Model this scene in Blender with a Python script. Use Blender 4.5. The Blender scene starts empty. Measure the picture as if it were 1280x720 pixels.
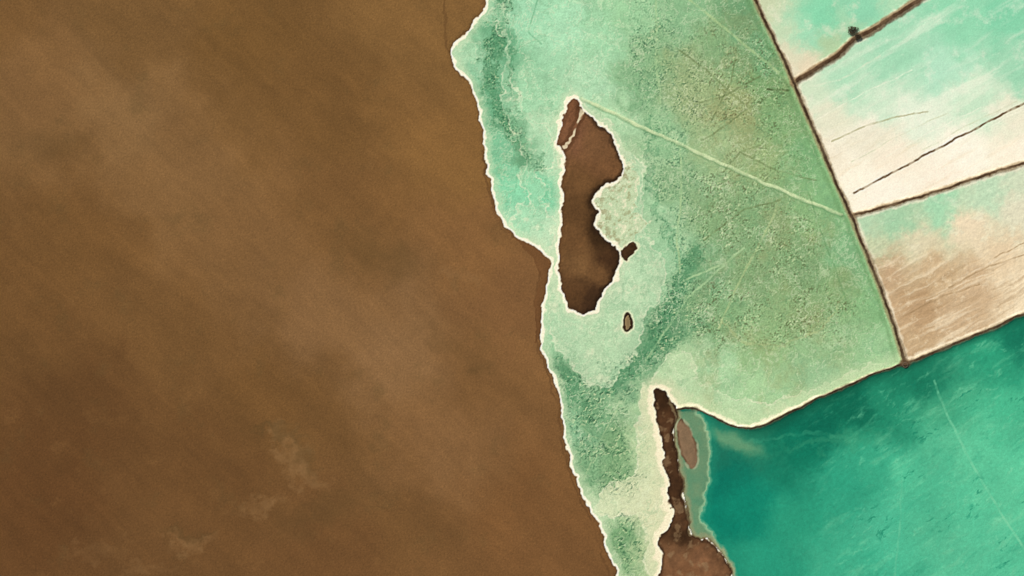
import bpy, math, random
import numpy as np
from mathutils import Vector
random.seed(4)
S=0.5            # metres per survey unit
K=np.array([1.0,1.11,1.25])   # daylight level used to turn seen colour into reflectance

# ---------------------------------------------------------------- survey grid
def axis(lo,hi,step):
    core=list(np.arange(lo,hi+step,step)); s=step; a=core[-1]; up=[]
    while a<30000: s*=1.25; a+=s; up.append(a)
    s=step; a=core[0]; dn=[]
    while a>-30000: s*=1.25; a-=s; dn.append(a)
    return np.array(dn[::-1]+core+up)
xs=axis(-30,1310,.9); ys=axis(-30,750,.9)
X,Y=np.meshgrid(xs.astype(np.float32),ys.astype(np.float32)); ny,nx=X.shape

# ---------------------------------------------------------------- noise
def perlin(x,y,seed):
    r=np.random.RandomState(seed); ang=r.rand(65536)*2*np.pi
    gx=np.cos(ang).astype(np.float32); gy=np.sin(ang).astype(np.float32)
    xf=np.floor(x); yf=np.floor(y); xi=xf.astype(np.int32)&255; yi=(yf.astype(np.int32)&255)<<8
    xj=(xi+1)&255; yj=(yi+256)&65535
    fx=(x-xf).astype(np.float32); fy=(y-yf).astype(np.float32)
    u=fx*fx*(3-2*fx); v=fy*fy*(3-2*fy)
    def g(i,dx,dy): return gx[i]*dx+gy[i]*dy
    a=g(yi+xi,fx,fy); b=g(yi+xj,fx-1,fy); c=g(yj+xi,fx,fy-1); d=g(yj+xj,fx-1,fy-1)
    a+=(b-a)*u; c+=(d-c)*u
    return (a+(c-a)*v)*np.float32(1.5)
def fbm(sc,o,seed,x=None,y=None,gain=0.5):
    x=X if x is None else x; y=Y if y is None else y
    t=0;a=1;f=1.0/sc;n=0
    for i in range(o):
        t=t+a*perlin(x*np.float32(f)+np.float32(i*17.3),y*np.float32(f)+np.float32(i*9.1),seed+i); n+=a; a*=gain; f*=2.03
    return (t*np.float32(1.4/n)).astype(np.float32)
def rot(deg,sx,sy,x=None,y=None):
    x=X if x is None else x; y=Y if y is None else y
    a=math.radians(deg); return (x*math.cos(a)+y*math.sin(a))/sx,(-x*math.sin(a)+y*math.cos(a))/sy
def ss(a,b,v):
    t=np.clip((v-a)/(b-a),0,1); return t*t*(3-2*t)

# ---------------------------------------------------------------- polylines
def chaikin(p,n=2,closed=False):
    p=[tuple(map(float,q)) for q in p]
    for _ in range(n):
        out=[]; m=len(p)
        if not closed: out.append(p[0])
        for i in range(m if closed else m-1):
            a=p[i]; b=p[(i+1)%m]
            out.append((a[0]*.75+b[0]*.25,a[1]*.75+b[1]*.25)); out.append((a[0]*.25+b[0]*.75,a[1]*.25+b[1]*.75))
        if not closed: out.append(p[-1])
        p=out
    return p
def dist(pts,x,y,maxd=45,closed=False):
    D=np.full(x.shape,float(maxd),np.float32); m=len(pts)
    for i in range(m if closed else m-1):
        a=pts[i]; b=pts[(i+1)%m]; M=maxd+12
        i0,i1=np.searchsorted(xs,[min(a[0],b[0])-M,max(a[0],b[0])+M]); j0,j1=np.searchsorted(ys,[min(a[1],b[1])-M,max(a[1],b[1])+M])
        if i0>=i1 or j0>=j1: continue
        sl=(slice(j0,j1),slice(i0,i1)); px=x[sl]-a[0]; py=y[sl]-a[1]
        dx=b[0]-a[0]; dy=b[1]-a[1]; L=dx*dx+dy*dy+1e-9
        t=np.clip((px*dx+py*dy)/L,0,1)
        D[sl]=np.minimum(D[sl],np.hypot(px-t*dx,py-t*dy))
    return D
def inside(pts,x,y):
    r=np.zeros(x.shape,bool); m=len(pts)
    ylo=min(p[1] for p in pts); yhi=max(p[1] for p in pts)
    j0,j1=np.searchsorted(ys,[ylo-14,yhi+14]); xx=x[j0:j1]; yy=y[j0:j1]; rr=r[j0:j1]
    for i in range(m):
        a=pts[i]; b=pts[(i+1)%m]
        if a[1]==b[1]: continue
        c=((a[1]>yy)!=(b[1]>yy)); 
        rr[c]^= (xx[c] < (b[0]-a[0])*(yy[c]-a[1])/(b[1]-a[1])+a[0])
    return r
def sdf(pts,x,y,maxd=45):
    d=dist(pts,x,y,maxd,True); return np.where(inside(pts,x,y),d,-d)

wr1=fbm(16,3,11); wr2=fbm(16,3,21); hf1=fbm(5,2,13); hf2=fbm(5,2,23)
xw=X+wr1*4+hf1*.8; yw=Y+wr2*4+hf2*.8        # ragged natural shores
wl1=fbm(22,3,31)
xl=X+wl1*1.4+hf1*.3; yl=Y+fbm(22,3,41)*1.4+hf2*.3   # nearly straight built banks

shoreW=chaikin([(612,-60),(608,0),(604,14),(592,28),(585,42),(567,52),(563,66),(568,82),(580,98),(590,112),(598,130),(601,150),(603,175),(607,200),(613,230),(618,255),(626,275),(636,288),(652,300),(668,308),(682,316),(688,328),(686,345),(681,362),(678,385),(676,410),(676,432),(681,452),(690,470),(697,490),(702,510),(703,530),(706,555),(713,580),(722,605),(733,628),(743,645),(753,665),(759,690),(767,705),(772,722),(780,770)],2)
wet=[(9000,-31000)]+[(2000,-31000)]+shoreW+[(5000,31000),(40000,31000),(40000,-31000)]
levA=[(-8000,-20000),(930,-35),(944,0),(960,35),(975,65),(991,101),(1005,135),(1020,170),(1035,205),(1050,240),(1063,269),(1080,310),(1100,360),(1117,408),(1131,454)]
levB=[(992,103),(1020,86),(1048,68),(1068,49),(1100,31),(1152,-2),(31000,-18000)]
levC=[(1064,270),(1100,260),(1150,246),(1200,229),(1240,216),(1282,203),(31000,-8500)]
levD=[(846,512),(858,509),(872,512),(890,520),(910,530),(930,537),(950,534),(980,519),(1010,504),(1050,486),(1090,468),(1131,454)]
levD=chaikin(levD,2)
levE=[(1131,454),(1150,447),(1200,427),(1240,410),(1282,391),(31000,-12000)]
sdW=sdf(wet,xw,yw,80)
dA=dist(levA,xl,yl); dB=dist(levB,xl,yl); dC=dist(levC,xl,yl); dD=dist(levD,xl,yl,60); dE=dist(levE,xl,yl)
NE=inside(levA+levE[1:]+[(31000,-31000),(-8000,-31000)],xl,yl)
P1=NE&inside([levA[0],levA[1],levA[2],levA[3],levA[4]]+levB+[(31000,-31000),(-8000,-31000)],xl,yl)
P3=NE&inside(levC+levE[::-1]+levA[::-1][:5],xl,yl)
penR=[(846,512),(843,528),(843,552),(848,578),(850,592),(853,610),(858,635),(862,660),(870,676),(884,672),(896,684),(908,700),(916,722),(930,770)]
penL=[(818,489),(817,510),(823,530),(829,560),(831,590),(838,605),(833,625),(842,640),(840,655),(830,668),(821,676),(828,690),(825,722),(820,770)]
pen=chaikin([(820,486),(830,488),(838,499)]+penR+[(3000,31000),(2500,31000)]+penL[::-1],2,True)
sdP=sdf(pen,xw,yw,60)
teal=inside(levD+levE[1:]+[(31000,31000),(3000,31000)]+penR[::-1],xl,yl)
isl=chaikin([(716,121),(724,126),(727,138),(736,142),(748,156),(761,165),(769,180),(777,200),(778,217),(770,228),(757,230),(748,238),(738,250),(743,262),(748,268),(741,275),(746,290),(757,298),(771,310),(774,322),(771,336),(766,352),(758,362),(748,372),(743,388),(733,395),(722,388),(712,387),(705,370),(701,350),(697,330),(700,300),(703,270),(704,240),(702,225),(706,205),(708,195),(698,182),(700,165),(704,145),(710,127)],2,True)
sdI=sdf(isl,xw,yw,60)
sdI2=sdf(chaikin([(784,389),(791,397),(791,411),(784,416),(778,409),(778,396)],2,True),X+wr1*3,Y+wr2*3,40)
sdI3=sdf(chaikin([(774,320),(782,308),(792,302),(799,306),(792,318),(780,326)],2,True),xw,yw,40)
sdI4=sdf(chaikin([(848,520),(856,526),(865,541),(871,560),(873,578),(868,588),(860,584),(852,568),(846,548)],2,True),X+wr1*2.5,Y+wr2*2.5,40)

# ---------------------------------------------------------------- colours
def field(pts,x,y,s=16,p=2):
    acc=np.zeros(x.shape+(3,),np.float32); W=np.zeros(x.shape,np.float32)
    for q in pts:
        w=(x-np.float32(q[0]))**2+(y-np.float32(q[1]))**2+np.float32(s*s)
        w=np.float32(1e6)/(w*w)
        W+=w
        for c in range(3): acc[...,c]+=w*np.float32(q[2+c])
    return acc/W[...,None]
def mix(c,col,m):
    c+=(np.array(col,np.float32)-c)*np.asarray(m,np.float32)[...,None]
def mul(c,f): c*=np.asarray(f,np.float32)[...,None]
grain=np.clip(fbm(2.1,2,88),-1,1); grain2=np.random.RandomState(5).normal(0,1,X.shape).astype(np.float32)

bw1=fbm(70,4,51); bw2=fbm(70,4,61)
# mudflat
mudp=[(0,0,114,85,49),(150,40,114,86,50),(150,130,130,101,64),(60,100,123,93,57),(300,60,110,82,45),(420,130,113,84,47),(520,60,124,94,54),(560,200,128,96,54),(590,300,125,92,55),(300,300,122,92,56),(220,220,127,97,60),(100,300,109,80,45),(30,400,107,78,44),(100,500,97,69,39),(60,620,95,66,37),(200,680,102,74,43),(250,600,100,72,41),(200,420,111,82,47),(400,400,126,96,61),(480,440,131,101,66),(440,260,115,85,49),(560,560,125,94,59),(620,480,120,89,53),(640,640,117,84,49),(500,650,113,83,48),(400,520,110,81,46),(330,500,108,79,44),(420,690,106,76,44),(700,700,115,83,49),(650,380,120,88,54)]
mud=field(mudp,X+bw1*40,Y+bw2*40,45)
u,v=rot(42,240,50,X+bw1*12,Y+bw2*12); st=fbm(1,4,71,u,v)
mul(mud,1+0.07*st)
u,v=rot(42,70,12,X+bw1*6,Y+bw2*6); mul(mud,1+0.035*fbm(1,4,75,u,v,.6))
mul(mud,1+0.045*fbm(34,6,81,gain=.72))
mix(mud,(92,76,46),0.22*ss(0.2,0.7,fbm(50,6,85,gain=.65)))
mix(mud,(138,104,62),0.16*ss(0.2,0.7,fbm(36,6,89,gain=.7)))
mul(mud,1+0.045*grain+.02*grain2)
def blob(cx,cy,rx,ry,a=0,wx=None,wy=None,soft=.5):
    x=(X if wx is None else wx)-cx; y=(Y if wy is None else wy)-cy; a=math.radians(a)
    d=np.hypot((x*math.cos(a)+y*math.sin(a))/rx,(-x*math.sin(a)+y*math.cos(a))/ry)
    return 1-ss(1-soft,1+soft,d)
mw1=X+fbm(26,5,91,gain=.6)*24; mw2=Y+fbm(26,5,95,gain=.6)*24
for b in [(368,572,18,32,-25,.62),(325,632,30,11,-10,.5),(240,678,26,10,-10,.55),(390,598,22,13,20,.45),(120,690,40,10,0,.25),(575,348,22,10,30,.35),(180,712,30,8,0,.3),(352,545,10,18,0,.3)]:
    mix(mud,(140,110,72),b[5]*blob(*b[:5],mw1,mw2,.6)*(.65+.5*wr1))
for b in [(345,540,28,7,10,.4),(480,320,50,22,20,.3),(600,460,16,8,0,.25),(60,180,40,18,0,.2),(400,640,50,18,-20,.25),(560,430,40,12,30,.16),(385,575,10,22,-30,.3),(235,668,24,6,-8,.3)]:
    mix(mud,(82,66,38),b[5]*blob(*b[:5],mw1,mw2,.9))
d=dist([(552,-40),(556,20),(558,60),(562,66)],xw,yw,20); mix(mud,(84,60,34),.35*(1-ss(0.5,2.5,d)))
brk=.3+.7*ss(-.4,.3,fbm(26,3,97))
strip=[(601,140),(608,230),(624,283),(648,300),(668,320),(674,340),(668,380),(671,432),(684,470),(697,510),(700,550),(716,605),(738,650),(752,690),(762,730)]
d=dist(strip,xw,yw,20); 
mix(mud,(88,62,36),.45*brk*(1-ss(0.4,2.0,d)))
mix(mud,(98,66,38),.45*inside([(640,294),(684,318),(686,345),(678,380),(676,420),(668,430),(668,380),(675,345),(668,325)],xw,yw))
mix(mud,(66,46,27),.5*brk*ss(-2.4-1.5*wr1,-.6,sdW))

# green shallow pond
gp=[(620,10,120,192,158),(650,20,150,220,190),(700,40,160,225,195),(750,50,150,215,180),(740,100,165,220,190),(600,90,140,205,175),(575,70,160,215,185),
(622,55,84,158,122),(612,100,90,162,126),(618,130,90,165,130),(640,160,80,148,112),(655,195,86,154,118),(622,190,110,190,155),(660,120,155,218,185),(680,160,175,225,195),(640,235,125,215,180),(680,240,118,210,175),(660,280,150,220,190),(685,295,190,230,205),(690,200,165,220,190),
(820,60,120,172,132),(800,110,112,168,128),(790,20,145,205,165),(850,20,125,182,142),(850,90,136,166,122),(900,50,118,166,122),(930,30,92,152,112),(950,70,96,156,112),(920,130,138,160,112),(870,130,142,170,126),(960,110,108,156,106),(980,160,112,162,112),(1010,200,108,168,118),(1040,250,118,178,128),(830,170,132,186,146),(900,180,145,180,135),(960,190,136,170,120),(850,230,122,170,130),(900,270,116,160,116),(960,270,112,160,116),(1010,270,122,172,122),(1060,310,112,172,128),(1090,370,118,178,128),(1110,430,140,195,150),(1050,360,116,160,112),(1000,330,110,155,110),(1000,400,124,164,116),(940,340,116,160,115),(880,340,106,160,120),(900,400,115,165,120),(870,390,108,160,118),(950,430,132,178,128),(1030,430,135,185,140),(900,460,155,205,165),(850,450,162,205,165),(950,500,155,205,160),(1030,480,140,190,150),
(820,320,150,205,170),(815,370,140,195,160),(790,350,170,215,185),(810,260,150,200,165),(790,200,165,205,170),(770,150,165,215,180),(840,400,84,140,104),(826,430,90,146,110),(810,440,96,154,118),(780,480,106,160,126),(720,430,150,205,170),(750,440,165,210,175),(760,400,165,215,180),(700,400,150,210,175),(695,360,165,220,185),(710,470,98,156,120),(740,520,98,156,118),(770,560,104,156,114),(730,580,110,165,126),(715,540,120,180,145),(800,500,155,200,160),(803,560,170,205,165),(790,620,190,215,180),(760,630,175,212,178),(780,680,102,156,112),(810,690,165,195,155),(820,640,205,215,182),(770,600,108,158,116)]
gx=X+fbm(26,4,101)*15+bw1*7+hf1*2.5; gy=Y+fbm(26,4,105)*15+bw2*7+hf2*2.5
gr=field(gp,gx,gy,9)
mix(gr,(214,226,202),.13)
wq1=X+hf1*3+wr1*4; wq2=Y+hf2*3+wr2*4
# deeper channels: dark bands with crisp, feathered sides
chs=[([(634,-10),(626,25),(617,60),(611,95),(617,125),(634,152),(650,178),(668,206)],11,.8),([(640,60),(636,100),(648,140)],4,.5),
     ([(868,318),(852,350),(840,382),(828,412),(812,440),(788,462),(762,482)],12,.85),([(700,455),(716,480),(726,505)],10,.6),([(812,150),(814,220),(822,270),(852,330)],5,.45),([(880,400),(850,425),(832,432)],5,.4)]
cdk=np.zeros_like(X)
for i,(pl,w_,a) in enumerate(chs):
    d=dist(chaikin(pl,2),X+wr1*9+hf1*3,Y+wr2*9+hf2*3,40)
    f=fbm(9,4,700+i,gain=.65)
    cdk=np.maximum(cdk,a*(1-ss(w_*.55,w_*1.15,d+f*7)))
mix(gr,(74,138,102),cdk*.72)
lobes=[([(702,200),(700,330),(688,348),(682,400),(696,438),(716,455),(728,478),(752,490),(775,474),(790,446),(803,422),(808,396),(820,380),(833,352),(831,325),(816,306),(808,288),(802,250),(809,215),(800,196),(782,188),(768,160),(745,140),(722,118),(700,140)],(180,216,188),.7,8),
 ([(820,492),(811,478),(824,455),(842,437),(864,440),(872,456),(868,470),(890,486),(935,505),(1000,494),(1060,468),(1100,448),(1120,460),(930,548),(846,516)],(184,218,184),.7,8),
 ([(812,495),(806,470),(800,500),(792,540),(796,580),(786,600),(748,612),(742,640),(760,650),(790,642),(808,660),(806,700),(812,740),(832,740),(826,500)],(212,224,196),.66,7),
 ([(600,20),(640,-10),(632,40),(640,90),(655,140),(690,165),(700,185),(695,215),(668,210),(690,260),(694,330),(640,295),(640,262),(672,250),(640,215),(660,212),(630,150),(626,100),(636,60),(618,30)],(172,222,192),.35,10)]
for i,(pl,cc,a,wv) in enumerate(lobes):
    s_=sdf(chaikin(pl,2,True),X+wr1*wv+hf1*1.5,Y+wr2*wv+hf2*1.5,40)
    mix(gr,cc,a*ss(-1.5,2.5,s_)); mix(gr,(226,238,218),.55*(1-ss(.4,2.2,np.abs(s_-1)))*(.4+.6*ss(-.3,.3,fbm(18,2,900+i))))
    mix(gr,(232,236,216),.4*ss(0,4,s_)*ss(.1,.6,fbm(22,5,910+i,gain=.65)))
mul(gr,1+0.05*fbm(30,5,111,gain=.65)); mul(gr,1+0.04*fbm(7,3,115))
# hummock zones
hz=cdk.copy()
for b in [(930,110,70,75,-20,.85),(870,120,40,45,0,.8),(950,190,60,26,20,.6),(900,260,55,60,20,.9),(970,300,60,55,0,.8),(1000,390,75,45,0,.75),(900,390,52,45,0,.95),(815,70,26,85,0,.75),(838,400,22,55,20,1),(855,290,18,80,0,.6),(745,530,42,62,10,1.0),(770,590,30,30,0,1.0),(712,480,18,28,0,1),(782,680,20,34,0,1.0),(790,465,42,16,-40,.9),(890,70,60,40,-20,.5),(840,210,24,60,0,.6)]:
    hz=np.maximum(hz,b[5]*blob(*b[:5],gx,gy,.5))
def ridge(sc,seed,th): return ss(th,1,1-np.abs(perlin(wq1/sc,wq2/sc,seed))*3.2)
h1=perlin(wq1/4.0,wq2/3.8,121)+.9*perlin(X/2.0,Y/2.0,122)
u,v=rot(-28,6,2.8,wq1,wq2); h2=perlin(u,v,123)+.7*perlin(u*2,v*1.7,124)
zoneB=ss(440,480,Y)
hm=(h1*(1-zoneB)+h2*zoneB*1.1)
patch=ss(-.3,.3,fbm(22,4,127,gain=.65))
hz2=hz*(.2+.8*patch)
east=ss(850,890,X)
mul(gr,1-0.30*hz2*ss(.1,.9,hm))
mix(gr,(214,230,194),0.6*hz2*ss(.2,.85,-hm))
mix(gr,(106,104,68),0.42*hz2*east*ss(.2,.7,hm))
mix(gr,(154,150,108),0.26*east*ss(-.1,.6,fbm(45,5,131,gain=.6))*ss(1080,1030,X) )
mix(gr,(48,108,78),0.5*hz2*(1-east)*ss(.1,.55,hm))
# branching crystal veins
vr=np.maximum(ridge(11,141,.62),.8*ridge(6,142,.66)); vd=np.maximum(ridge(15,143,.7),.7*ridge(7.5,144,.7))
bm=ss(-.25,.35,fbm(34,3,145))
mix(gr,(218,236,212),.5*vr*(.35+.65*hz)*bm); mix(gr,(84,138,102),.32*vd*(.3+.7*hz)*(1-bm*.6))
rid=1-np.abs(fbm(30,5,135,gx,gy,.6))*3.0; mix(gr,(218,236,212),.34*ss(.7,1,rid)*(1-hz))
rid=1-np.abs(fbm(48,5,139,gx,gy,.6))*2.8; mix(gr,(104,160,126),.2*ss(.7,1,rid)*(1-hz))
# lines on the pond bed
def gl(c,pts,w,col,a,x=None,y=None):
    d=dist(pts,xl if x is None else x,yl if y is None else y,25)
    brk=.4+.6*ss(-.4,.3,fbm(14,3,int(pts[0][0])%97+150))
    mix(c,col,a*brk*(1-ss(w*.3,w,d))); return d
cau=[(728,124),(760,138),(800,158),(850,180),(900,204),(950,226),(1000,248),(1052,268)]
dCau=dist(cau,xl,yl,25)
cb=(.65+.35*ss(-.4,.3,fbm(16,3,148)))
up=inside(cau+[(1060,-100),(700,-100)],xl,yl)
mix(gr,(92,140,98),.45*(1-ss(1.5,5,dCau))*(~up)); 
mix(gr,(204,228,190),.85*cb*(1-ss(.9,2.9,dCau)))
gl(gr,[(862,0),(900,30),(945,68),(985,100)],2.4,(170,204,156),.65)
gl(gr,[(820,-10),(820,80),(826,130)],2.0,(164,204,160),.55)
gl(gr,[(850,185),(852,240),(846,300),(850,340)],2,(170,204,160),.6)
gl(gr,[(960,112),(985,113)],2.2,(70,90,55),.8)
gl(gr,[(898,410),(925,350),(960,285),(975,250)],2,(170,196,150),.65)
gl(gr,[(852,352),(905,330),(930,310)],2,(175,212,170),.65)
gl(gr,[(806,452),(860,372),(905,332)],2,(165,205,164),.65)
gl(gr,[(672,0),(660,40),(676,55)],1.6,(95,165,130),.4)
gl(gr,[(730,600),(745,560),(772,510)],1.6,(180,212,172),.4)
gl(gr,[(706,520),(740,545),(780,560)],1.6,(180,212,172),.4)
for ln in ([(870,130),(905,120),(950,95)],[(880,175),(930,140),(965,118)],[(905,215),(925,190),(950,182)],[(890,150),(915,100),(920,60)],[(845,60),(880,85),(930,130)],[(925,190),(975,215),(1020,225)],[(880,300),(930,262),(975,250)]): gl(gr,ln,1.7,(100,122,82),.5)
gl(gr,[(1056,370),(1030,410),(980,432),(930,428),(900,400)],2.2,(170,190,144),.5,xw,yw)
gl(gr,[(1010,240),(1030,300),(1060,380)],1.6,(90,140,95),.4)
mix(gr,(154,202,152),.45*(1-ss(3,9,dA+wr1*2))); mix(gr,(92,138,92),.35*(1-ss(0,5,np.abs(dA-9-wr1*3))))
lobe=sdf(chaikin([(736,244),(756,228),(774,222),(779,206),(784,194),(792,206),(786,222),(800,224),(797,240),(788,258),(800,268),(809,288),(796,300),(790,318),(770,318),(755,300),(742,278)],2,True),X+wr1*16+hf1*3,Y+wr2*16+hf2*3,40)
lm=ss(-2,3,lobe); lz=fbm(9,5,161,gain=.7)
mix(gr,(192,214,184),.7*lm); mix(gr,(142,144,108),.5*lm*ss(.05,.5,lz)); mix(gr,(234,236,216),.65*lm*ss(.05,.5,-lz))
mix(gr,(108,88,54),.75*lm*ss(-18,-1,sdI)*ss(-.1,.35,fbm(9,4,166,gain=.65)))
mix(gr,(228,238,216),.5*(1-ss(0,2.0,np.abs(lobe)))*(.3+.7*ss(-.2,.3,fbm(12,2,168))))
# salt crust
cw=3.2+1.5*fbm(20,3,171)+hf1*.6
mix(gr,(200,226,198),.55*(1-ss(4,14,sdW)))
mix(gr,(248,248,234),.96*(1-ss(cw-.6,cw+1.2,sdW)))
ri=-sdI; ci=3.6+2.4*fbm(14,3,175)+hf2*.6
mix(gr,(206,226,200),.45*(1-ss(4,15,ri)))
crust=.95*(1-ss(ci-.8,ci+1.4,ri)); mix(gr,(247,245,230),crust)
for s_ in (sdI2,sdI3): mix(gr,(226,232,208),.65*(1-ss(1.0,3.4,-s_)))
cd=(7.5+4*wr1+hf1)*(1-ss(960,1060,X)*.6)
mix(gr,(192,222,184),.55*(1-ss(8,26,dD))); mix(gr,(243,245,224),.92*(1-ss(cd*.5,cd,dD)))
cp=8.5+7*fbm(22,3,181)+hf1
mix(gr,(210,221,192),.6*(1-ss(8,24,-sdP))); mix(gr,(243,240,220),.92*(1-ss(cp*.55,cp+1,-sdP)))
mul(gr,1+0.03*grain+.015*grain2)
gr*=np.array([1.0,.985,.93],np.float32)

# evaporation ponds
def streak(seed,ang=-32,a=90,b=8,o=5,g=.6): u,v=rot(ang,a,b,X+bw1*5+wr1*1.5,Y+bw2*5+wr2*1.5); return fbm(1,o,seed,u,v,g)
wx=X+fbm(30,5,201,gain=.6)*18; wy=Y+fbm(30,5,205,gain=.6)*18
p1=field([(950,10,200,216,184),(975,40,190,218,188),(985,70,214,218,194),(1000,92,222,214,190),(1030,20,132,214,178),(1080,10,140,214,182),(1120,5,170,220,188),(1045,60,172,206,168),(1010,40,156,220,188),(1060,35,160,215,182)],wx,wy,12)
mul(p1,1+.04*streak(211,-32,140,18,3,.5)); mix(p1,(232,234,214),.45*ss(.1,.7,fbm(24,5,214,gain=.6)))
p2=field([(1010,120,204,228,204),(1060,110,174,224,196),(1120,70,158,218,188),(1200,30,142,216,182),(1260,20,130,210,176),(1275,80,152,214,184),(1180,90,176,228,204),(1100,130,200,232,210),(1040,150,224,230,210),(1080,170,232,232,216),(1150,150,222,240,224),(1220,120,198,232,208),(1275,150,232,234,216),(1200,190,250,248,236),(1120,200,242,236,220),(1070,220,248,245,230),(1030,190,234,230,212),(1100,245,247,244,232),(1275,190,248,242,226),(1180,225,246,240,226)],wx,wy,14)
s2=streak(221,-32,150,16,4,.5); mix(p2,(247,248,236),.42*ss(-.05,.8,s2)); mix(p2,(144,206,178),.24*ss(.0,.8,-s2)*ss(230,60,Y)); 
mix(p2,(242,244,232),.35*ss(.05,.6,fbm(34,5,223,gain=.65)))
mix(p2,(214,200,168),.24*ss(.1,.8,streak(225,-30,90,12,4))*ss(120,200,Y))
for f in range(5):
    x0=1020+f*44; y0=150+((f*53)%60); gl(p2,[(x0,y0),(x0+60,y0-34),(x0+120,y0-62)],1.2,(196,206,176) if f%2 else (240,246,232),.4)
gl(p2,[(1067,241),(1110,219),(1160,192),(1220,160),(1300,119)],2.0,(104,84,58),1.0)
gl(p2,[(1040,176),(1075,160),(1120,146),(1160,140)],1.6,(160,160,122),.6)
gl(p2,[(1010,108),(1050,100),(1100,70)],2,(220,236,215),.5)
mul(p2,1+.02*fbm(9,4,228))
p3=field([(1080,280,176,213,182),(1120,280,158,206,172),(1180,262,162,216,182),(1240,237,186,220,192),(1275,225,202,220,196),(1090,305,192,206,174),(1150,303,216,212,184),(1210,284,230,218,192),(1270,260,218,220,198),(1110,342,190,166,134),(1170,338,198,176,142),(1150,390,182,156,122),(1220,360,200,178,146),(1250,320,222,206,176),(1275,360,234,222,194),(1140,430,194,172,138),(1200,400,196,174,142),(1110,400,192,168,134)],wx,wy,12)
s3=streak(231,-28,90,8,4,.55); mix(p3,(238,230,206),.5*ss(.0,.7,s3)*ss(290,340,Y)); mix(p3,(152,126,92),.34*ss(.1,.7,-s3)*ss(305,350,Y)); mix(p3,(228,238,218),.4*ss(.05,.7,fbm(20,5,232,gain=.6))*ss(330,290,Y))
mix(p3,(232,222,196),.42*ss(.1,.5,fbm(20,6,233,gain=.7))*ss(285,330,Y))
for f in range(5):
    x0=1130+f*28; y0=395-f*18; gl(p3,[(x0,y0),(x0+50,y0-26),(x0+95,y0-40)],1.4,(234,224,200) if f%2 else (150,126,92),.5)
mul(p3,1+.05*fbm(6,4,235,gain=.65))
for c_,ds,w in ((p1,[dA,dB],7),(p2,[dA,dB,dC],8),(p3,[dA,dC,dE],8)):
    for d_ in ds:
        ww=w+4*wr1+hf1
        mix(c_,(241,237,218),.78*(1-ss(ww*.4,ww,d_)))
for c_ in (p1,p2,p3): mul(c_,1+0.02*grain+.01*grain2); c_*=np.array([.995,.99,.965],np.float32)

# teal pond
tp=[(900,600,8,112,98),(880,650,8,122,106),(1000,560,16,120,99),(1000,650,42,154,128),(940,640,14,126,108),(1100,520,36,140,113),(1150,480,22,116,93),(1180,510,66,166,134),(1200,560,90,194,160),(1250,450,44,154,124),(1270,420,20,114,93),(1100,650,72,178,150),(1100,580,54,164,136),(1200,680,84,190,158),(1270,600,88,194,160),(1150,600,76,186,154),(925,550,40,124,102),(1050,610,46,158,132),(950,700,38,150,126),(1050,700,60,170,142),(1270,500,70,182,148),(1200,630,80,186,154),(890,560,26,114,97),(1060,500,12,100,81),(1000,525,10,98,81)]
te=field(tp,X+fbm(50,5,251,gain=.6)*26,Y+fbm(50,5,255,gain=.6)*26,24)
streak_m=ss(940,1120,X+bw1*30)  # mask for pale and dark bed streaks, rising eastward
u,v=rot(-36,60,18,X+bw1*6,Y+bw2*6); t0=fbm(1,5,258,u,v,.65); mix(te,(130,216,180),.36*streak_m*ss(.0,.8,t0)); mix(te,(30,136,112),.3*streak_m*ss(.1,.8,-t0))
u,v=rot(-36,22,8,X+wr1*4,Y+wr2*4); t1=fbm(1,5,261,u,v,.65); t1=t1-.12
mix(te,(136,220,186),.32*streak_m*ss(.1,.7,t1)); 
tm=ss(.0,.5,fbm(40,3,263))
mix(te,(22,124,102),.6*streak_m*ss(.32,.62,-t1)*tm)
mul(te,1+.06*fbm(60,5,268)); mul(te,1+.035*fbm(5,3,269))
gl(te,[(1168,476),(1185,520),(1210,570),(1250,640),(1290,700)],2.2,(130,214,180),.5)
gl(te,[(1128,590),(1126,650),(1118,720)],2,(110,198,166),.35)
gl(te,[(900,548),(950,552),(1010,540),(1060,548)],3,(70,165,135),.3,xw,yw)
mix(te,(108,158,124),.75*blob(918,552,36,9,22,xw,yw,.6))
mix(te,(60,150,120),.4*blob(1040,552,60,7,-6,mw1,mw2,.8))
rim=chaikin([(870,512),(884,530),(888,560),(887,600),(879,632),(876,650),(890,668),(908,692),(922,724),(935,770)],2)
rx=X+wr1*4;ry=Y+wr2*4
rimw=dist(rim,rx,ry,30)
rimin=sdf(rim+[(700,790),(700,505)],rx,ry,30)
mix(te,(120,148,116),.88*ss(-1,3,rimin)*(.85+.15*wr1)); mix(te,(172,204,168),.65*(1-ss(.5,4.0,rimw))); mix(te,(30,140,118),.4*(1-ss(4,14,-rimin))*(rimin<0))
mix(te,(146,146,116),.7*ss(-9,-2,sdP)); mix(te,(98,84,58),.7*ss(-3,-.5,sdP))
mix(te,(14,84,66),.5*(1-ss(4,18,dD))*ss(900,960,X)); mix(te,(18,94,74),.5*(1-ss(4,14,dE)))
mul(te,1+.02*grain+.012*grain2); te*=np.array([1.03,1.0,.95],np.float32)

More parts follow.
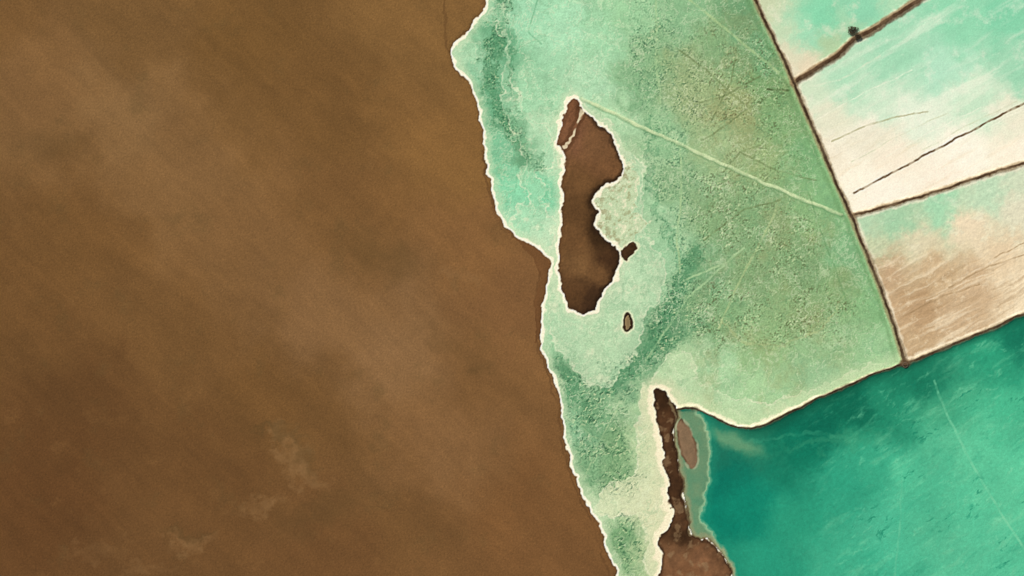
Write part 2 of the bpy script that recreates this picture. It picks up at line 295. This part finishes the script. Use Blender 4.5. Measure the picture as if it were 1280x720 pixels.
# mud islands
im=field([(712,140,114,78,52),(712,170,120,84,58),(740,180,116,84,54),(750,210,112,80,50),(725,230,106,77,46),(722,260,94,68,40),(742,250,64,46,26),(750,290,54,38,21),(725,300,106,77,46),(730,330,114,85,52),(745,335,108,79,48),(765,325,64,44,26),(722,370,86,61,36),(738,375,60,42,26),(760,170,100,72,46)],gx*.5+X*.5,gy*.5+Y*.5,9)
mul(im,1+.10*fbm(16,5,271,gain=.6)); mul(im,1+.06*fbm(3,2,275)+.02*grain2)
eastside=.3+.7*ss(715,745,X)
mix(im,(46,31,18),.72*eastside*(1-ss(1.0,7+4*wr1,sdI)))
ch=dist([(728,139),(721,152),(717,166),(712,178),(704,184)],xw,yw,20)
mix(im,(214,206,174),.88*(1-ss(.8,2.6,ch))*ss(-.5,.2,fbm(9,2,278))); mix(im,(70,46,26),.4*(1-ss(1,3,np.abs(ch-4))))
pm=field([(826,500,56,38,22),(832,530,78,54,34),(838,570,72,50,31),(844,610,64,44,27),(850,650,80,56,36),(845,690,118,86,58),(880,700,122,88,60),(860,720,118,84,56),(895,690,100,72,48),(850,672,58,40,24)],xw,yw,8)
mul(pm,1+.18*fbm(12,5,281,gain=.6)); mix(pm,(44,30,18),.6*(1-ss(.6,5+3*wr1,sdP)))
d=dist([(838,500),(844,530),(846,560),(850,590),(858,640),(864,668)],xw,yw,20); mix(pm,(140,130,96),.55*(1-ss(.6,2.4,d)))
mix(pm,(142,120,88),.5*ss(.1,.5,fbm(14,4,284)))

# ---------------------------------------------------------------- compose
col=mud.copy()
grm=ss(-.8,.8,sdW)[...,None]; col=col*(1-grm)+gr*grm
for m_,c_ in ((NE,p2),(P1,p1),(P3,p3),(teal,te)): col=np.where(m_[...,None],c_,col)
def over(c_,m_):
    global col
    m_=m_[...,None]; col=col*(1-m_)+c_*m_
one=np.ones_like(X)[...,None]
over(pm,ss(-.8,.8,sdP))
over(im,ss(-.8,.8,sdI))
dk=one*np.array([54,38,22.]); dk=dk*(1+.2*fbm(5,2,291))[...,None]
over(np.where((sdI2>3)[...,None],np.array([130,112,80.]),dk),ss(-.8,.8,sdI2)); over(dk*1.15,ss(-.8,.8,sdI3))
lb=one*np.array([130,102,78.])*(1+.12*fbm(10,4,295))[...,None]
over(lb,.9*ss(-1.2,1.5,sdI4))
b4=ss(-.4,.3,fbm(12,2,297))
over(one*np.array([172,172,142.]),.6*b4*(1-ss(.4,2.4,np.abs(sdI4+1))))
over(dk,.4*(1-b4)*(1-ss(.5,2.2,np.abs(sdI4-1))))
# banks: dry sloping sides and a darker, broken crown
bn=(1+.12*fbm(9,4,301,gain=.65)+.06*hf1+.03*grain2)[...,None]; bb=ss(-.5,.25,fbm(17,3,303))
def bank(d,w,side,core,cwid,a=.7):
    global col
    over(one*np.array(side)*bn,a*(1-ss(w-2.6,w+1.2,d+wl1*1.8+hf1*.5)))
    over(one*np.array(core)*bn,(.7+.3*bb)*(1-ss(cwid*.5,cwid+.9,d+hf2*.5)))
bank(dC,3.8,(150,130,98),(84,66,46),1.4)
bank(dB,5.8,(128,108,80),(78,60,42),2.5,.8)
bank(dE,3.6,(134,122,94),(76,62,44),1.5)
w_=2.0+.9*ss(900,1000,X)
bank(dD,w_,(112,104,78),(60,50,36),1.0)
bank(dA,4.6,(142,124,92),(68,53,37),1.7)
jd=np.hypot(X-1131,Y-455)
over(one*np.array([88,70,50.])*bn,.8*(1-ss(4,8,jd+wr1*3)))
# local contrast of the sediment grain
def box(a):
    b=a.copy(); b[1:-1]=(a[:-2]+a[1:-1]+a[2:])/3; c=b.copy(); c[:,1:-1]=(b[:,:-2]+b[:,1:-1]+b[:,2:])/3; return c
bl=box(box(col)); col=col+.75*(col-bl)
np.clip(col,2,250,out=col)
c=col/255.0; lin=np.where(c<=.04045,c/12.92,((c+.055)/1.055)**2.4)/K
lin=np.clip(lin,0.002,0.9)

# ---------------------------------------------------------------- relief (metres)
anyp=NE|teal
Z=0.5*(1-ss(-6,1,sdW))
Z+= (1-ss(-5,1,sdW))*(0.25*fbm(60,3,401)+.03*fbm(4,2,405)+.30*st)
green=(sdW>0)&~anyp
G=np.where(green,1,0)
Z+=G*(0.24*hz2*np.clip(hm,-1,1)*ss(0,6,sdW) +0.06*fbm(10,4,411,gain=.65)+ .12*lm*lz-.08*vd*hz)
Z+=G*(.3*(1-ss(.5,3.5,dCau)))
Z+=np.where(NE,1,0)*(.06*fbm(12,4,421)+.05*s2)
Z+=np.where(P3,1,0)*(.10*s3+.14*fbm(6,4,425,gain=.65))
Z-=np.where(teal&(sdP<0),.4,0)*ss(0,8,np.minimum(dD,dE))
Z+=np.where(teal,1,0)*.07*streak_m*np.clip(t1,-1,1)
for s_,hh in ((sdI,.8),(sdI2,.5),(sdI3,.5),(sdP,.7),(sdI4,.3)): Z+=hh*ss(-1,7,s_)*(1+.22*fbm(12,4,431))
Z+=.12*crust*green
for d_,w,hh in ((dA,5.4,.9),(dB,6.4,1.1),(dC,4.8,.7),(dD,4,.6),(dE,4.8,.8)): Z=np.maximum(Z,hh*(1+.2*wl1)*(1-ss(w*.2,w,d_+wl1*.8))+Z*ss(w*.2,w,d_))
far=1-ss(2500,9000,np.hypot(X-640,Y-360)); Z*=far

# ---------------------------------------------------------------- region labels
names=["mudflat","shallow_algae_pond","salt_evaporation_pond","salt_evaporation_pond.001","salt_evaporation_pond.002","brine_pond",
"mud_island","mud_island.001","mud_island.002","mud_peninsula","mud_island.003","earth_levee","earth_levee.001","earth_levee.002","earth_levee.003","earth_levee.004","submerged_causeway"]
lab=np.where(sdW>0,1,0); lab[NE]=2; lab[P1]=3; lab[P3]=4; lab[teal]=5; lab[(dCau<3)&green]=16
lab[sdI>0]=6; lab[sdI2>0]=7; lab[sdI3>0]=8; lab[sdP>0]=9; lab[sdI4>0]=10
for d_,w,i in ((dC,4,13),(dB,5,12),(dE,4,14),(dD,3.2,15),(dA,4.5,11)): lab[d_<w]=i
V=np.stack([(X-640)*S,(360-Y)*S,Z],-1).reshape(-1,3)
C=np.concatenate([lin.reshape(-1,3),np.ones((nx*ny,1))],1).astype(np.float32)
zx=np.gradient(Z,xs*S,axis=1); zy=-np.gradient(Z,ys*S,axis=0)
N=np.stack([-zx,-zy,np.ones_like(Z)],-1).reshape(-1,3); N/=np.linalg.norm(N,axis=1)[:,None]
ii=np.arange(nx*ny).reshape(ny,nx)
Q=np.stack([ii[1:,:-1],ii[1:,1:],ii[:-1,1:],ii[:-1,:-1]],-1).reshape(-1,4)
QL=lab[:-1,:-1].reshape(-1)

def ground_mat(name,rough,gscale,gamt,bstr,bscale,spec=.25):
    m=bpy.data.materials.new(name); m.use_nodes=True; nt=m.node_tree; n=nt.nodes; L=nt.links
    b=n["Principled BSDF"]; b.inputs["Roughness"].default_value=rough; b.inputs["Specular IOR Level"].default_value=spec
    at=n.new("ShaderNodeAttribute"); at.attribute_name="sediment"
    tc=n.new("ShaderNodeTexCoord")
    nz=n.new("ShaderNodeTexNoise"); nz.inputs["Scale"].default_value=gscale; nz.inputs["Detail"].default_value=4; nz.inputs["Roughness"].default_value=.7
    L.new(tc.outputs["Object"],nz.inputs["Vector"])
    mr=n.new("ShaderNodeMapRange"); mr.inputs[1].default_value=.25; mr.inputs[2].default_value=.75; mr.inputs[3].default_value=1-gamt; mr.inputs[4].default_value=1+gamt
    L.new(nz.outputs["Fac"],mr.inputs[0])
    vm=n.new("ShaderNodeVectorMath"); vm.operation='SCALE'; L.new(at.outputs["Color"],vm.inputs[0]); L.new(mr.outputs[0],vm.inputs["Scale"])
    L.new(vm.outputs[0],b.inputs["Base Color"])
    n2=n.new("ShaderNodeTexNoise"); n2.inputs["Scale"].default_value=bscale; n2.inputs["Detail"].default_value=5
    L.new(tc.outputs["Object"],n2.inputs["Vector"])
    bp=n.new("ShaderNodeBump"); bp.inputs["Strength"].default_value=bstr; bp.inputs["Distance"].default_value=.3
    L.new(n2.outputs["Fac"],bp.inputs["Height"]); L.new(bp.outputs[0],b.inputs["Normal"])
    return m
mats={"mud":ground_mat("dry_mud",.95,.9,.12,.35,.8,.06),"green":ground_mat("algae_bed",.85,.9,.10,.3,1.0,.08),
"salt":ground_mat("salt_crust",.85,.9,.05,.3,.8,.08),"water":ground_mat("teal_brine",.35,.5,.06,.12,.5,.1),"earth":ground_mat("packed_earth",.95,1.1,.22,.5,1.2,.06)}
mk=["mud","green","salt","salt","salt","water"]+["mud"]*5+["earth"]*5+["green"]
for k,nm in enumerate(names):
    q=Q[QL==k]
    if len(q)==0: print("EMPTY",nm); continue
    uq,inv=np.unique(q.reshape(-1),return_inverse=True)
    me=bpy.data.meshes.new(nm); me.vertices.add(len(uq)); me.vertices.foreach_set("co",V[uq].astype(np.float32).ravel())
    me.loops.add(len(inv)); me.loops.foreach_set("vertex_index",inv.astype(np.int32).ravel())
    me.polygons.add(len(q)); me.polygons.foreach_set("loop_start",np.arange(0,len(inv),4,dtype=np.int32))
    me.polygons.foreach_set("loop_total",np.full(len(q),4,dtype=np.int32))
    me.update(calc_edges=True)
    me.polygons.foreach_set("use_smooth",np.ones(len(q),bool))
    at=me.color_attributes.new("sediment",'FLOAT_COLOR','POINT'); at.data.foreach_set("color",C[uq].ravel())
    me.normals_split_custom_set_from_vertices(N[uq].astype(np.float32))
    me.materials.append(mats[mk[k]])
    o=bpy.data.objects.new(nm,me); bpy.context.scene.collection.objects.link(o)

# ---------------------------------------------------------------- small built things
def simple(name,colr,rough=.9,var=.25,sc=3):
    m=bpy.data.materials.new(name); m.use_nodes=True; nt=m.node_tree; b=nt.nodes["Principled BSDF"]; b.inputs["Roughness"].default_value=rough
    b.inputs["Specular IOR Level"].default_value=.05
    nz=nt.nodes.new("ShaderNodeTexNoise"); nz.inputs["Scale"].default_value=sc
    cr=nt.nodes.new("ShaderNodeValToRGB"); cr.color_ramp.elements[0].position=.3; cr.color_ramp.elements[1].position=.7
    cr.color_ramp.elements[0].color=tuple(x*(1-var) for x in colr)+(1,); cr.color_ramp.elements[1].color=tuple(x*(1+var) for x in colr)+(1,)
    nt.links.new(nz.outputs["Fac"],cr.inputs[0]); nt.links.new(cr.outputs[0],b.inputs["Base Color"]); return m
leafm=simple("shrub_leaves",(.085,.06,.032),.9,.4); barkm=simple("bark",(.09,.06,.04)); concm=simple("concrete",(.13,.095,.06)); steelm=simple("rusty_steel",(.10,.06,.04))
def tube(vs,fs,p,q,r0,r1,n=7):
    p=Vector(p);q=Vector(q); z=(q-p).normalized(); a=z.orthogonal().normalized(); b=z.cross(a); s=len(vs)
    for c_,r in ((p,r0),(q,r1)):
        for i in range(n): t=2*math.pi*i/n; vs.append(c_+(a*math.cos(t)+b*math.sin(t))*r)
    for i in range(n): fs.append((s+i,s+(i+1)%n,s+n+(i+1)%n,s+n+i))
    fs.append(tuple(range(s+n,s+2*n)))
def mkobj(nm,vs,fs,mat,parent=None):
    me=bpy.data.meshes.new(nm); me.from_pydata([tuple(v) for v in vs],[],fs); me.update(); me.materials.append(mat)
    o=bpy.data.objects.new(nm,me); bpy.context.scene.collection.objects.link(o); o.parent=parent; return o
def zat(px,py): return float(Z[np.searchsorted(ys,py),np.searchsorted(xs,px)])
def shrub(nm,px,py,R,H):
    e=bpy.data.objects.new(nm,None); bpy.context.scene.collection.objects.link(e); e.location=((px-640)*S,(360-py)*S,zat(px,py)-.1)
    vs=[];fs=[]; lv=[];lf=[]
    tube(vs,fs,(0,0,0),(0.1,0,H*.4),.22,.15)
    for i in range(10):
        a=i*2.4; r=R*random.uniform(.2,.85); tip=Vector((math.cos(a)*r,math.sin(a)*r,H*random.uniform(.5,.9)))
        tube(vs,fs,(0.05,0,H*random.uniform(.2,.38)),tip,.11,.03,5)
        cr=R*random.uniform(.28,.45)
        for j in range(150):
            d=Vector((random.gauss(0,1),random.gauss(0,1),random.gauss(0,.7))).normalized()*cr*random.random()**.4
            c_=tip+d; s=random.uniform(.12,.26); a1=Vector((random.gauss(0,1),random.gauss(0,1),random.gauss(0,.6))).normalized(); b1=a1.orthogonal().normalized()
            k=len(lv); lv+= [c_+a1*s,c_+b1*s*.6,c_-a1*s,c_-b1*s*.6]; lf.append((k,k+1,k+2,k+3))
    mkobj("trunk_and_limbs",vs,fs,barkm,e); mkobj("foliage",lv,lf,leafm,e)
shrub("saltbush_shrub",1065,39,3.4,2.6); shrub("saltbush_shrub",1071,47,1.8,1.8)
# sluice gate at the bank junction
e=bpy.data.objects.new("sluice_gate",None); bpy.context.scene.collection.objects.link(e); e.location=((1131-640)*S,(360-456)*S,zat(1131,456)-.3)
vs=[];fs=[];n=24
for r,z in ((1.7,0),(1.7,.7),(1.3,.7),(1.3,-.2)):
    for i in range(n): t=2*math.pi*i/n; vs.append((r*math.cos(t),r*math.sin(t),z))
for k in range(3):
    for i in range(n): fs.append((k*n+i,k*n+(i+1)%n,(k+1)*n+(i+1)%n,(k+1)*n+i))
mkobj("concrete_ring",vs,fs,concm,e)
vs=[];fs=[]
for x in (-.9,.9): tube(vs,fs,(x,0,-.2),(x,0,1.6),.1,.1)
tube(vs,fs,(-1.1,0,1.55),(1.1,0,1.55),.1,.1); tube(vs,fs,(0,0,.4),(0,0,1.9),.05,.05); tube(vs,fs,(0,-.3,1.9),(0,.3,1.9),.05,.05)
mkobj("lifting_frame",vs,fs,steelm,e)

# ---------------------------------------------------------------- light, camera
el=math.radians(50); az=math.radians(315)
d=Vector((math.sin(az)*math.cos(el),math.cos(az)*math.cos(el),math.sin(el)))
sd=bpy.data.lights.new("sun","SUN"); sd.energy=3.6; sd.angle=math.radians(.5); sd.color=(1,.965,.91)
so=bpy.data.objects.new("sun",sd); so.rotation_euler=d.to_track_quat('Z','Y').to_euler(); so.location=(0,0,500); bpy.context.scene.collection.objects.link(so)
w=bpy.data.worlds.new("World"); bpy.context.scene.world=w; w.use_nodes=True; nt=w.node_tree
sk=nt.nodes.new("ShaderNodeTexSky"); sk.sky_type='NISHITA'; sk.sun_disc=False; sk.sun_elevation=el; sk.sun_rotation=az
nt.links.new(sk.outputs[0],nt.nodes["Background"].inputs[0]); nt.nodes["Background"].inputs[1].default_value=.1
cd_=bpy.data.cameras.new("camera"); cd_.lens=50; cd_.sensor_width=36; cd_.clip_end=60000; cd_.clip_start=1
co=bpy.data.objects.new("camera",cd_); co.location=(0,0,640/36*50); bpy.context.scene.collection.objects.link(co); bpy.context.scene.camera=co
vs_=bpy.context.scene.view_settings; vs_.view_transform='Standard'; vs_.look='None'; vs_.exposure=0; vs_.gamma=1
